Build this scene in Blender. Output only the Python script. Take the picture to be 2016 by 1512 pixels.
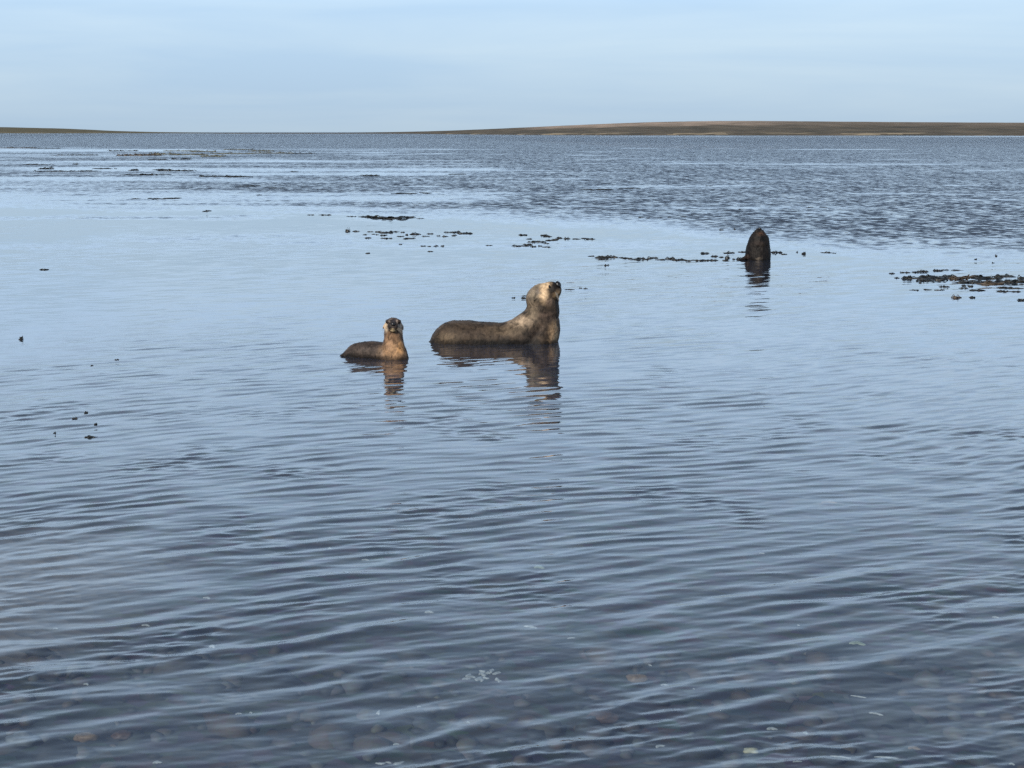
import bpy, bmesh, math, random
import numpy as np
from mathutils import Vector, noise as mnoise

for _o in list(bpy.data.objects):
    bpy.data.objects.remove(_o)
scene = bpy.context.scene
R = math.radians

# ------------------------------------------------------------------ camera
CAM_H = 2.0                    # eye height above the water
FPX = 3136.0                   # focal length in pixels of the 2016 wide photograph
PITCH = math.atan((756 - 259.5) / FPX)
cam_data = bpy.data.cameras.new('camera')
cam_data.sensor_width = 36.0
cam_data.lens = 36.0 * FPX / 2016
cam_data.clip_start = 0.05
cam_data.clip_end = 30000
cam = bpy.data.objects.new('camera', cam_data)
scene.collection.objects.link(cam)
cam.location = (0, 0, CAM_H)
cam.rotation_euler = (math.pi / 2 - PITCH, 0, 0)
scene.camera = cam

# ------------------------------------------------------------------ sky and sun
SUN_EL, SUN_AZ = 33, 180 + 30        # azimuth clockwise from +Y: behind the camera, to its left
world = bpy.data.worlds.new('World')
scene.world = world
world.use_nodes = True
wn, wl = world.node_tree.nodes, world.node_tree.links
bg = wn['Background']
bg.inputs[1].default_value = 0.1
sky = wn.new('ShaderNodeTexSky')
sky.sky_type = 'NISHITA'
sky.sun_disc = False
sky.sun_elevation = R(SUN_EL)
sky.sun_rotation = R(SUN_AZ)
sky.air_density = 1.0
sky.dust_density = 0.6
sky.ozone_density = 2.0
wtc = wn.new('ShaderNodeTexCoord')
wsep = wn.new('ShaderNodeSeparateXYZ')
wl.new(wtc.outputs['Generated'], wsep.inputs[0])
# thin high cloud: stretched noise
wmap = wn.new('ShaderNodeMapping')
wmap.inputs['Scale'].default_value = (2.2, 2.2, 22.0)
wmap.inputs['Rotation'].default_value = (R(3), R(-5), R(20))
wl.new(wtc.outputs['Generated'], wmap.inputs[0])
wno = wn.new('ShaderNodeTexNoise')
wno.inputs['Scale'].default_value = 1.7
wno.inputs['Detail'].default_value = 5
wno.inputs['Roughness'].default_value = 0.5
wno.inputs['Distortion'].default_value = 0.4
wl.new(wmap.outputs[0], wno.inputs['Vector'])
cramp = wn.new('ShaderNodeMapRange')
cramp.inputs['From Min'].default_value = 0.35
cramp.inputs['From Max'].default_value = 0.7
cramp.inputs['To Min'].default_value = 0.0
cramp.inputs['To Max'].default_value = 1.0
wl.new(wno.outputs['Fac'], cramp.inputs['Value'])
ccol = wn.new('ShaderNodeMix')
ccol.data_type = 'RGBA'
ccol.inputs['A'].default_value = (7.6, 10.6, 14.0, 1)
ccol.inputs['B'].default_value = (9.3, 12.0, 14.5, 1)
wl.new(cramp.outputs[0], ccol.inputs['Factor'])
# the cloud is thin and blue near the horizon and brightest some 10 to 25 degrees up
bright = wn.new('ShaderNodeValToRGB')
for _e, (_p, _k) in zip([bright.color_ramp.elements[0], bright.color_ramp.elements[1]] + [bright.color_ramp.elements.new(0.5) for _ in range(5)],
                        [(0.0, 0.53), (1.0, 0.5), (0.075, 0.68), (0.12, 0.95), (0.22, 0.93), (0.34, 0.72), (0.5, 0.6)]):
    _e.position = _p; _e.color = (_k * (1.0 - 0.02 * (_p > 0.1)), _k * (1.0 - 0.02 * (_p > 0.1)), _k * (1.0 + 0.015 * (_p > 0.1)), 1)
wl.new(wsep.outputs['Z'], bright.inputs[0])
cbr = wn.new('ShaderNodeMix'); cbr.data_type = 'RGBA'; cbr.blend_type = 'MULTIPLY'
cbr.inputs['Factor'].default_value = 1.0
wl.new(ccol.outputs['Result'], cbr.inputs['A']); wl.new(bright.outputs[0], cbr.inputs['B'])
# veil: dense low, thinning with height
veil = wn.new('ShaderNodeMapRange')
veil.inputs['From Min'].default_value = 0.2
veil.inputs['From Max'].default_value = 0.75
veil.inputs['To Min'].default_value = 0.92
veil.inputs['To Max'].default_value = 0.15
wl.new(wsep.outputs['Z'], veil.inputs['Value'])
wmix = wn.new('ShaderNodeMix')
wmix.data_type = 'RGBA'
wl.new(veil.outputs[0], wmix.inputs['Factor'])
wl.new(sky.outputs[0], wmix.inputs['A'])
wl.new(cbr.outputs['Result'], wmix.inputs['B'])
wl.new(wmix.outputs['Result'], bg.inputs[0])

sun_d = bpy.data.lights.new('sun', 'SUN')
sun_d.energy = 4.6
sun_d.angle = R(0.6)
sun_d.color = (1.0, 0.90, 0.76)
sun = bpy.data.objects.new('sun', sun_d)
scene.collection.objects.link(sun)
_sd = Vector((math.sin(R(SUN_AZ)) * math.cos(R(SUN_EL)), math.cos(R(SUN_AZ)) * math.cos(R(SUN_EL)), math.sin(R(SUN_EL))))
sun.rotation_euler = _sd.to_track_quat('Z', 'Y').to_euler()
sun.location = (-5, -5, 12)

scene.view_settings.view_transform = 'Standard'
scene.view_settings.look = 'None'
scene.view_settings.exposure = 0.0
scene.view_settings.gamma = 1.0
scene.view_settings.use_curve_mapping = False
scene.render.engine = 'CYCLES'
scene.cycles.caustics_reflective = False
scene.cycles.caustics_refractive = False
scene.cycles.transparent_max_bounces = 12
scene.cycles.max_bounces = 8
scene.cycles.use_denoising = False
scene.cycles.sample_clamp_indirect = 4.0
scene.cycles.sample_clamp_direct = 12.0

# ------------------------------------------------------------------ helpers
CP, SP = math.cos(PITCH), math.sin(PITCH)


def ray(u, v):
    a, b = (u - 1008) / FPX, (756 - v) / FPX
    return Vector((a, CP + b * SP, -SP + b * CP))


def on_plane(u, v, z=0.0):
    """where the photograph's pixel meets a level plane"""
    r = ray(u, v)
    t = (z - CAM_H) / r.z
    return Vector((r.x * t, r.y * t, z))


def at_depth(u, v, y):
    r = ray(u, v)
    t = y / r.y
    return Vector((r.x * t, y, CAM_H + r.z * t))


def px_per_m(y):
    return FPX / (y * CP + CAM_H * SP)


def tag(o, label=None, cat=None, group=None, kind=None):
    if label: o['label'] = label
    if cat: o['category'] = cat
    if group: o['group'] = group
    if kind: o['kind'] = kind
    return o


def link(name, me, mats=(), parent=None, loc=(0, 0, 0)):
    o = bpy.data.objects.new(name, me)
    scene.collection.objects.link(o)
    o.location = loc
    for m in (mats if isinstance(mats, (list, tuple)) else [mats]):
        me.materials.append(m)
    if parent: o.parent = parent
    return o


def grid_mesh(name, X, Y, Z, attrs=None, smooth=True):
    nr, nc = X.shape
    co = np.stack([X, Y, Z], -1).reshape(-1, 3).astype(np.float32)
    i = np.arange(nr * nc).reshape(nr, nc)
    q = np.stack([i[:-1, :-1], i[:-1, 1:], i[1:, 1:], i[1:, :-1]], -1).reshape(-1, 4)
    me = bpy.data.meshes.new(name)
    me.vertices.add(len(co)); me.vertices.foreach_set('co', co.ravel())
    me.loops.add(q.size); me.loops.foreach_set('vertex_index', q.ravel().astype(np.int32))
    me.polygons.add(len(q)); me.polygons.foreach_set('loop_start', (np.arange(len(q)) * 4).astype(np.int32))
    me.polygons.foreach_set('use_smooth', np.full(len(q), smooth))
    me.update(calc_edges=True)
    for k, val in (attrs or {}).items():
        at = me.attributes.new(k, 'FLOAT', 'POINT')
        at.data.foreach_set('value', val.reshape(-1).astype(np.float32))
    return me


_rng = np.random.RandomState(7)
_PERM = _rng.permutation(4096)
_GA = _rng.uniform(0, 2 * np.pi, 4096)


def pnoise(x, y, seed=0):
    """2-D gradient noise, about -0.7 .. 0.7"""
    xi, yi = np.floor(x).astype(np.int64), np.floor(y).astype(np.int64)
    xf, yf = x - xi, y - yi
    sx, sy = xf * xf * xf * (xf * (xf * 6 - 15) + 10), yf * yf * yf * (yf * (yf * 6 - 15) + 10)

    def g(ix, iy, dx, dy):
        h = _PERM[(ix + seed * 57) & 4095]
        a = _GA[_PERM[(h + iy) & 4095]]
        return np.cos(a) * dx + np.sin(a) * dy
    a = g(xi, yi, xf, yf); b = g(xi + 1, yi, xf - 1, yf)
    c = g(xi, yi + 1, xf, yf - 1); d = g(xi + 1, yi + 1, xf - 1, yf - 1)
    return (a + sx * (b - a)) * (1 - sy) + (c + sx * (d - c)) * sy


def fbm(x, y, seed=0, oct=4):
    s = 0; a = 1.0
    for k in range(oct):
        s = s + a * pnoise(x * 2 ** k, y * 2 ** k, seed + k * 3); a *= 0.5
    return s


def sstep(a, b, x):
    t = np.clip((x - a) / (b - a), 0, 1)
    return t * t * (3 - 2 * t)


class NT:
    """tiny node-tree helper"""
    def __init__(s, name):
        s.m = bpy.data.materials.new(name); s.m.use_nodes = True
        s.t = s.m.node_tree; s.t.nodes.clear()
        s.out = s.n('ShaderNodeOutputMaterial')

    def n(s, typ, **kw):
        nd = s.t.nodes.new(typ)
        for k, v in kw.items(): setattr(nd, k, v)
        return nd

    def l(s, a, b): s.t.links.new(a, b)

    def math(s, op, a, b=None, clamp=False):
        nd = s.n('ShaderNodeMath', operation=op, use_clamp=clamp)
        for i, x in enumerate((a, b)):
            if x is None: continue
            if isinstance(x, (int, float)): nd.inputs[i].default_value = x
            else: s.l(x, nd.inputs[i])
        return nd.outputs[0]

    def noise(s, vec, scale, detail=3, rough=0.5, dist=0.0):
        nd = s.n('ShaderNodeTexNoise')
        nd.inputs['Scale'].default_value = scale
        nd.inputs['Detail'].default_value = detail
        nd.inputs['Roughness'].default_value = rough
        nd.inputs['Distortion'].default_value = dist
        if vec is not None: s.l(vec, nd.inputs['Vector'])
        return nd

    def mapping(s, vec, scale=(1, 1, 1), rot=(0, 0, 0), loc=(0, 0, 0)):
        nd = s.n('ShaderNodeMapping', vector_type='TEXTURE')
        scale = [1 / max(c, 1e-4) for c in scale]
        nd.inputs['Scale'].default_value = scale
        nd.inputs['Rotation'].default_value = rot
        nd.inputs['Location'].default_value = loc
        s.l(vec, nd.inputs[0]); return nd.outputs[0]

    def mixc(s, f, a, b, blend='MIX'):
        nd = s.n('ShaderNodeMix', data_type='RGBA', blend_type=blend)
        for k, x in (('Factor', f), ('A', a), ('B', b)):
            if isinstance(x, (int, float)): nd.inputs[k].default_value = x
            elif isinstance(x, tuple): nd.inputs[k].default_value = (*x, 1)
            else: s.l(x, nd.inputs[k])
        return nd.outputs['Result']

    def ramp(s, x, stops):
        nd = s.n('ShaderNodeValToRGB')
        el = nd.color_ramp.elements
        while len(el) < len(stops): el.new(0.5)
        for e, (p, c) in zip(el, stops):
            e.position = p; e.color = (*c, 1)
        s.l(x, nd.inputs[0]); return nd.outputs[0]


# ------------------------------------------------------------------ water
def water_material():
    t = NT('sea_water')
    geo = t.n('ShaderNodeNewGeometry')
    pos = geo.outputs['Position']
    rough = t.n('ShaderNodeAttribute', attribute_name='wind').outputs['Fac']
    near = t.n('ShaderNodeAttribute', attribute_name='calm').outputs['Fac']

    def slopes(scale, sc, rot, detail, K, bias=0.5, loc=(0, 0, 0)):
        nd = t.noise(t.mapping(pos, sc, (0, 0, rot), loc), scale, detail, 0.55)
        v = t.n('ShaderNodeVectorMath', operation='SUBTRACT')
        t.l(nd.outputs['Color'], v.inputs[0]); v.inputs[1].default_value = (0.5, bias, 0.5)
        w = t.n('ShaderNodeVectorMath', operation='MULTIPLY')
        t.l(v.outputs[0], w.inputs[0]); w.inputs[1].default_value = (K[0], K[1], 0)
        return w.outputs[0]

    def scale(v, f):
        s = t.n('ShaderNodeVectorMath', operation='SCALE')
        t.l(v, s.inputs[0])
        if isinstance(f, (int, float)): s.inputs['Scale'].default_value = f
        else: t.l(f, s.inputs['Scale'])
        return s.outputs[0]

    def add(a, b):
        s = t.n('ShaderNodeVectorMath', operation='ADD'); t.l(a, s.inputs[0]); t.l(b, s.inputs[1]); return s.outputs[0]
    # wind ripples: short steep wavelets, only where the wind touches the surface
    wind = scale(add(add(slopes(6.0, (0.8, 1.0, 1), 0.2, 3, (1.0, 1.5), 0.655), slopes(2.6, (2.0, 1.0, 1), 0.1, 2, (0.3, 0.9), 0.5, (9, 4, 0))),
                     slopes(0.9, (2.2, 0.35, 1), 0.0, 2, (0.1, 0.4), 0.5, (3, 14, 0))), rough)
    # fine cross ripples everywhere on the calm water, long in x
    fine = scale(slopes(6.5, (0.35, 1.5, 1), 0.42, 4, (0.10, 0.34)), near)
    nrm = t.n('ShaderNodeVectorMath', operation='NORMALIZE')
    t.l(add(geo.outputs['Normal'], add(wind, fine)), nrm.inputs[0])
    N = nrm.outputs[0]
    # Fresnel reflectance of water, the same for light passing either way (no refraction is traced)
    dt = t.n('ShaderNodeVectorMath', operation='DOT_PRODUCT'); t.l(N, dt.inputs[0]); t.l(geo.outputs['Incoming'], dt.inputs[1])
    cs = t.math('SUBTRACT', 1.0, t.math('ABSOLUTE', dt.outputs['Value']), True)
    fr = t.math('ADD', 0.02, t.math('MULTIPLY', 0.98, t.math('POWER', cs, 5.0)), True)
    gl = t.n('ShaderNodeBsdfGlossy'); gl.inputs['Color'].default_value = (1, 1, 1, 1)
    gl.inputs['Roughness'].default_value = 0.012
    t.l(N, gl.inputs['Normal'])
    tr = t.n('ShaderNodeBsdfTransparent'); tr.inputs['Color'].default_value = (0.80, 0.87, 0.93, 1)
    di = t.n('ShaderNodeBsdfDiffuse'); di.inputs['Color'].default_value = (0.042, 0.055, 0.096, 1)
    body = t.n('ShaderNodeMixShader'); body.inputs[0].default_value = 0.30
    t.l(tr.outputs[0], body.inputs[1]); t.l(di.outputs[0], body.inputs[2])
    mx = t.n('ShaderNodeMixShader')
    t.l(fr, mx.inputs[0]); t.l(body.outputs[0], mx.inputs[1]); t.l(gl.outputs[0], mx.inputs[2])
    t.l(mx.outputs[0], t.out.inputs['Surface'])
    return t.m


def uv_of(x, y):
    """the photograph's pixel for a point of the water, used to look up which stretch of sea it is"""
    d = y * CP + CAM_H * SP
    return 1008 + FPX * x / d, 756 - FPX * (y * SP - CAM_H * CP) / d


def wind_mask(x, y):
    u, v = uv_of(x, y)
    ly = np.log(np.maximum(y, 1.0))
    # lower limit of the wind-ruffled water: nearer on the right than on the left
    lim = np.interp(u, [0, 300, 700, 1000, 1300, 1500, 1700, 2016], [395, 400, 412, 418, 432, 462, 478, 492])
    lim = lim + 10 * fbm(x / np.maximum(y, 1) * 9, ly * 3, 11)
    m = sstep(1.0, -1.0, (v - lim) / np.maximum((v - 259) * 0.16, 1.5))
    # slicks: long calm streaks
    st = fbm(x / np.maximum(y, 1) * 5.0, ly * 16, 3, 4)
    st2 = fbm(x / np.maximum(y, 1) * 8.0 + 5, ly * 34, 23, 3)
    left = np.interp(u, [0, 500, 900, 1300, 2016], [0.18, 0.06, -0.08, -0.28, -0.36])
    farr = np.interp(v, [262, 284, 292, 420], [-1.0, -1.0, 0.0, 0.03])
    calm = sstep(0.02, 0.22, st * 0.75 + st2 * 0.4 + left + farr)
    thin = sstep(0.36, 0.5, st2 + farr * 0.8)
    m = m * (1 - 0.50 * calm) * (1 - 0.6 * thin) * np.interp(v, [262, 292, 330, 480], [1.0, 1.0, 0.92, 0.86])
    # broad bright bands of the photo, left and centre
    for (u0, u1, v0, hw, amt) in ((-400, 420, 296, 2.5, .9), (150, 760, 318, 2.0, .8), (60, 1000, 334, 4, .95), (450, 930, 343, 3, .9), (-400, 520, 352, 5, .7),
                                  (700, 1060, 380, 2.5, .8), (-600, 1000, 388, 7, .9), (1150, 1480, 367, 2.2, .8), (1250, 1700, 408, 3, .7),
                                  (1300, 1500, 321, 1.5, .7), (1500, 1900, 323, 1.5, .7), (1200, 2100, 268.2, 1.0, .75), (500, 1050, 357, 2.0, .5)):
        w = sstep(u0 - 80, u0 + 60, u) * sstep(u1 + 80, u1 - 60, u)
        m = m * (1 - 0.85 * amt * w * np.exp(-((v - v0 + 2.5 * st) / hw) ** 2))
    # faint ruffled patches in the calm water
    for (u0, u1, v0, hw, amt) in ((250, 620, 468, 9, .22), (-200, 250, 487, 6, .18), (0, 520, 428, 3, .35), (900, 1400, 482, 8, .12), (500, 1000, 476, 12, .14)):
        w = sstep(u0 - 120, u0 + 80, u) * sstep(u1 + 120, u1 - 80, u)
        m = np.maximum(m, amt * w * np.exp(-((v - v0 + 6 * st) / hw) ** 2) * sstep(-0.3, 0.3, st2 + 0.1))
    return np.clip(m, 0, 1)


def make_water():
    rs = np.concatenate([np.array([0.9, 1.2, 1.6, 2.0, 2.4, 2.8, 3.1, 3.4, 3.7, 3.9]),
                         1.0 / np.linspace(1 / 4.1, 1 / 420.0, 1350),
                         np.array([470, 530, 600, 680, 780, 900, 1050, 1250, 1600, 2200, 3200, 5000, 9000, 20000])])
    ts = np.concatenate([-np.geomspace(3.0, 0.37, 40)[:-1], np.linspace(-0.36, 0.36, 860), np.geomspace(0.37, 3.0, 40)[1:]])
    Y, T = np.meshgrid(rs, ts, indexing='ij')
    X = T * Y
    u, v = uv_of(X, Y)
    rng = np.random.RandomState(21)
    Z = np.zeros_like(X)
    # warp so that the crests bend, run long and fade
    wx = X + 0.9 * pnoise(X * 0.22 + 3, Y * 0.16, 31) + 0.12 * pnoise(X * 0.9, Y * 0.8, 35)
    wy = Y + 0.55 * pnoise(X * 0.16, Y * 0.18 + 9, 33) + 0.08 * pnoise(X * 0.8, Y * 1.1, 37)

    def train(n, lam, spread, ang0, slope):
        h = np.zeros_like(X)
        for k in range(n):
            L = lam * math.exp(rng.normal(0, 0.22)); K = 2 * math.pi / L
            a = R(ang0 + rng.normal(0, spread))      # direction of travel, from +Y
            ph = rng.uniform(0, 2 * math.pi)
            q = K * (wx * math.sin(a) + wy * math.cos(a)) + ph
            h += (np.sin(q) - 0.22 * np.cos(2 * q)) / K
        h *= slope * math.sqrt(2.0 / n)
        return h
    long_w = train(14, 0.31, 7, -31, 1.0)
    mid_w = train(18, 0.165, 11, -25, 1.0)
    small = train(20, 0.10, 20, -16, 1.0)
    tiny = train(16, 0.062, 32, -10, 1.0)
    cross = train(8, 0.55, 25, 35, 1.0)
    big_w = train(9, 0.62, 6, -34, 1.0)
    gust = 0.42 + 1.25 * sstep(-0.35, 0.55, fbm(X * 0.75, Y * 0.55, 41, 4))
    gust2 = np.interp(v, [600, 900, 1300], [0.12, 0.3, 0.55]) + 2.2 * sstep(0.0, 0.75, fbm(X * 1.3 + 7, Y * 1.1, 45, 3))
    right = np.interp(u, [0, 600, 1200, 2016], [0.62, 0.8, 1.05, 1.2])
    a_long = np.interp(v, [420, 560, 700, 900, 1050, 1300, 1512], [0, 0.001, 0.003, 0.011, 0.026, 0.038, 0.042]) * right
    a_mid = np.interp(v, [430, 520, 600, 700, 850, 1000, 1250, 1512], [0.0, 0.004, 0.010, 0.027, 0.043, 0.046, 0.042, 0.040])
    a_small = np.interp(v, [400, 480, 600, 700, 900, 1512], [0.0, 0.010, 0.024, 0.036, 0.040, 0.040])
    a_cross = np.interp(v, [500, 700, 1000, 1512], [0, 0.003, 0.010, 0.016])
    a_big = np.interp(v, [700, 950, 1200, 1512], [0.0, 0.004, 0.014, 0.022]) * np.interp(u, [0, 700, 1300, 2016], [0.25, 0.5, 0.9, 1.15])
    Z = big_w * a_big * (0.5 + gust * 0.5) + long_w * a_long * gust + mid_w * a_mid * gust + small * a_small * gust2 + cross * a_cross + tiny * np.interp(v, [700, 900, 1512], [0, 0.012, 0.024]) * gust2
    Z = np.where(Z > 0, Z * 1.06, Z * 0.95)     # crests sharper than troughs
    Z[v < 400] = 0
    Z[(Y < 3.0)] *= 0.8
    wind = wind_mask(X, Y)
    calm = np.interp(v, [262, 400, 520, 700, 1000, 1512], [0.15, 0.3, 0.75, 0.85, 0.5, 0.4]) * (0.4 + 0.9 * sstep(-0.3, 0.5, fbm(X * 0.35, Y * 0.12, 51, 3)))
    me = grid_mesh('water', X, Y, Z, {'wind': wind, 'calm': calm})
    return tag(link('water', me, water_material()), kind='structure')


# ------------------------------------------------------------------ seabed and beach
def bed_z(x, y):
    y = np.asarray(y, float)
    d = np.interp(y, [-3000, -30, -3, 1.3, 3, 5, 8, 12, 16, 25, 40, 120, 600, 20000],
                  [-3.2, -3.0, -0.9, 0.0, 0.10, 0.16, 0.21, 0.26, 0.30, 0.42, 0.7, 2.0, 4.0, 6.0])
    return -d


def seabed_material():
    t = NT('stony_seabed')
    pos = t.n('ShaderNodeNewGeometry').outputs['Position']
    v = t.n('ShaderNodeTexVoronoi'); v.inputs['Scale'].default_value = 14
    t.l(pos, v.inputs['Vector'])
    n = t.noise(pos, 3.0, 5, 0.6)
    c = t.ramp(n.outputs['Fac'], [(0.3, (0.016, 0.018, 0.017)), (0.5, (0.040, 0.040, 0.034)), (0.7, (0.08, 0.07, 0.052))])
    c2 = t.mixc(0.45, c, v.outputs['Color'], 'SOFT_LIGHT')
    c2 = t.mixc(t.n('ShaderNodeAttribute', attribute_name='brown_patch').outputs['Fac'], c2, (0.20, 0.165, 0.13))  # paler brown patch of the bed at left
    b = t.n('ShaderNodeBsdfPrincipled'); b.inputs['Roughness'].default_value = 0.8
    t.l(c2, b.inputs['Base Color'])
    bp = t.n('ShaderNodeBump'); bp.inputs['Distance'].default_value = 0.02
    t.l(v.outputs['Distance'], bp.inputs['Height']); t.l(bp.outputs[0], b.inputs['Normal'])
    t.l(b.outputs[0], t.out.inputs['Surface'])
    return t.m


def make_seabed():
    ys = np.concatenate([[-3000, -300, -60, -30, -15, -8], np.linspace(-5, 14, 260), np.geomspace(14.2, 60, 60)[1:], [80, 120, 200, 400, 900, 2500, 8000, 20000]])
    xs = np.concatenate([[-20000, -3000, -400, -60, -20], np.linspace(-9, 9, 240), [20, 60, 400, 3000, 20000]])
    Y, X = np.meshgrid(ys, xs, indexing='ij')
    nearm = np.exp(-np.abs(Y) / 20)
    Z = bed_z(X, Y) + 0.03 * nearm * fbm(X * 1.4, Y * 1.4, 61, 4)
    return tag(link('seabed', grid_mesh('seabed', X, Y, Z, {'brown_patch': sstep(1.25, 0.35, np.hypot((X + 2.55) / 0.9, (Y - 7.6) / 1.6) + 0.35 * fbm(X, Y, 63, 3))}), seabed_material()), kind='structure')


def lump(bm, c, r, seed, sub=1, rough=0.25, rot=0.0):
    """an irregular stone or lump"""
    ret = bmesh.ops.create_icosphere(bm, subdivisions=sub, radius=1.0)
    cr, sr = math.cos(rot), math.sin(rot)
    for v in ret['verts']:
        p = v.co.copy()
        k = 1 + rough * mnoise.noise(p * 1.3 + Vector((seed * 3.7, seed * 1.3, seed * 0.7))) * 2
        x, y, z = p.x * r[0] * k, p.y * r[1] * k, p.z * r[2] * k
        v.co = Vector((c[0] + x * cr - y * sr, c[1] + x * sr + y * cr, c[2] + z))
    return ret['verts']


def stone_material(name, c0, c1, rough=0.55):
    t = NT(name)
    tc = t.n('ShaderNodeTexCoord').outputs['Object']
    oi = t.n('ShaderNodeObjectInfo').outputs['Random']
    n = t.noise(tc, 28, 5, 0.6)
    t.l(oi, n.inputs['Distortion'])
    c = t.ramp(n.outputs['Fac'], [(0.32, c0), (0.66, c1)])
    b = t.n('ShaderNodeBsdfPrincipled'); b.inputs['Roughness'].default_value = rough
    t.l(c, b.inputs['Base Color'])
    bp = t.n('ShaderNodeBump'); bp.inputs['Distance'].default_value = 0.004; bp.inputs['Strength'].default_value = 0.6
    t.l(n.outputs['Fac'], bp.inputs['Height']); t.l(bp.outputs[0], b.inputs['Normal'])
    t.l(b.outputs[0], t.out.inputs['Surface'])
    return t.m


def gravel_material():
    t = NT('gravel_stones')
    geo = t.n('ShaderNodeNewGeometry')
    rnd = geo.outputs['Random Per Island']
    n = t.noise(geo.outputs['Position'], 40, 4, 0.6)
    c = t.ramp(rnd, [(0.0, (0.010, 0.012, 0.012)), (0.3, (0.045, 0.050, 0.045)), (0.6, (0.10, 0.070, 0.048)), (0.85, (0.075, 0.082, 0.082)), (0.97, (0.13, 0.12, 0.095))])
    c2 = t.mixc(0.5, c, n.outputs['Color'], 'SOFT_LIGHT')
    b = t.n('ShaderNodeBsdfPrincipled'); b.inputs['Roughness'].default_value = 0.7
    t.l(c2, b.inputs['Base Color'])
    t.l(b.outputs[0], t.out.inputs['Surface'])
    return t.m


def make_gravel():
    rnd = random.Random(5)
    base = bmesh.new(); bmesh.ops.create_icosphere(base, subdivisions=1, radius=1.0)
    base.verts.ensure_lookup_table()
    bv = np.array([v.co[:] for v in base.verts]); bf = np.array([[v.index for v in f.verts] for f in base.faces]); base.free()
    V, F = [], []
    n = 0
    rg = np.random.RandomState(4)
    for k in range(5200):
        y = -2.5 + 9.0 * rnd.random() ** 0.9
        x = rnd.uniform(-0.5, 0.5) * (max(y, 2) + 2.5) * 1.2
        s = math.exp(rnd.gauss(-3.45, 0.5))
        p = bv * (1 + 0.25 * rg.uniform(-1, 1, (len(bv), 1)))
        a = rnd.uniform(0, 6.28); sx, sy, sz = s * rnd.uniform(.8, 1.6), s * rnd.uniform(.7, 1.1), s * rnd.uniform(.35, .7)
        q = np.stack([p[:, 0] * sx * math.cos(a) - p[:, 1] * sy * math.sin(a) + x, p[:, 0] * sx * math.sin(a) + p[:, 1] * sy * math.cos(a) + y,
                      p[:, 2] * sz + float(bed_z(0, y)) + sz * 0.3], -1)
        V.append(q); F.append(bf + n); n += len(bv)
    me = bpy.data.meshes.new('gravel')
    me.from_pydata(np.concatenate(V).tolist(), [], np.concatenate(F).tolist())
    for p in me.polygons: p.use_smooth = True
    return tag(link('gravel', me, gravel_material()), label='dark mottled gravel covering the shallow seabed along the near shore', cat='gravel', kind='stuff')


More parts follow.
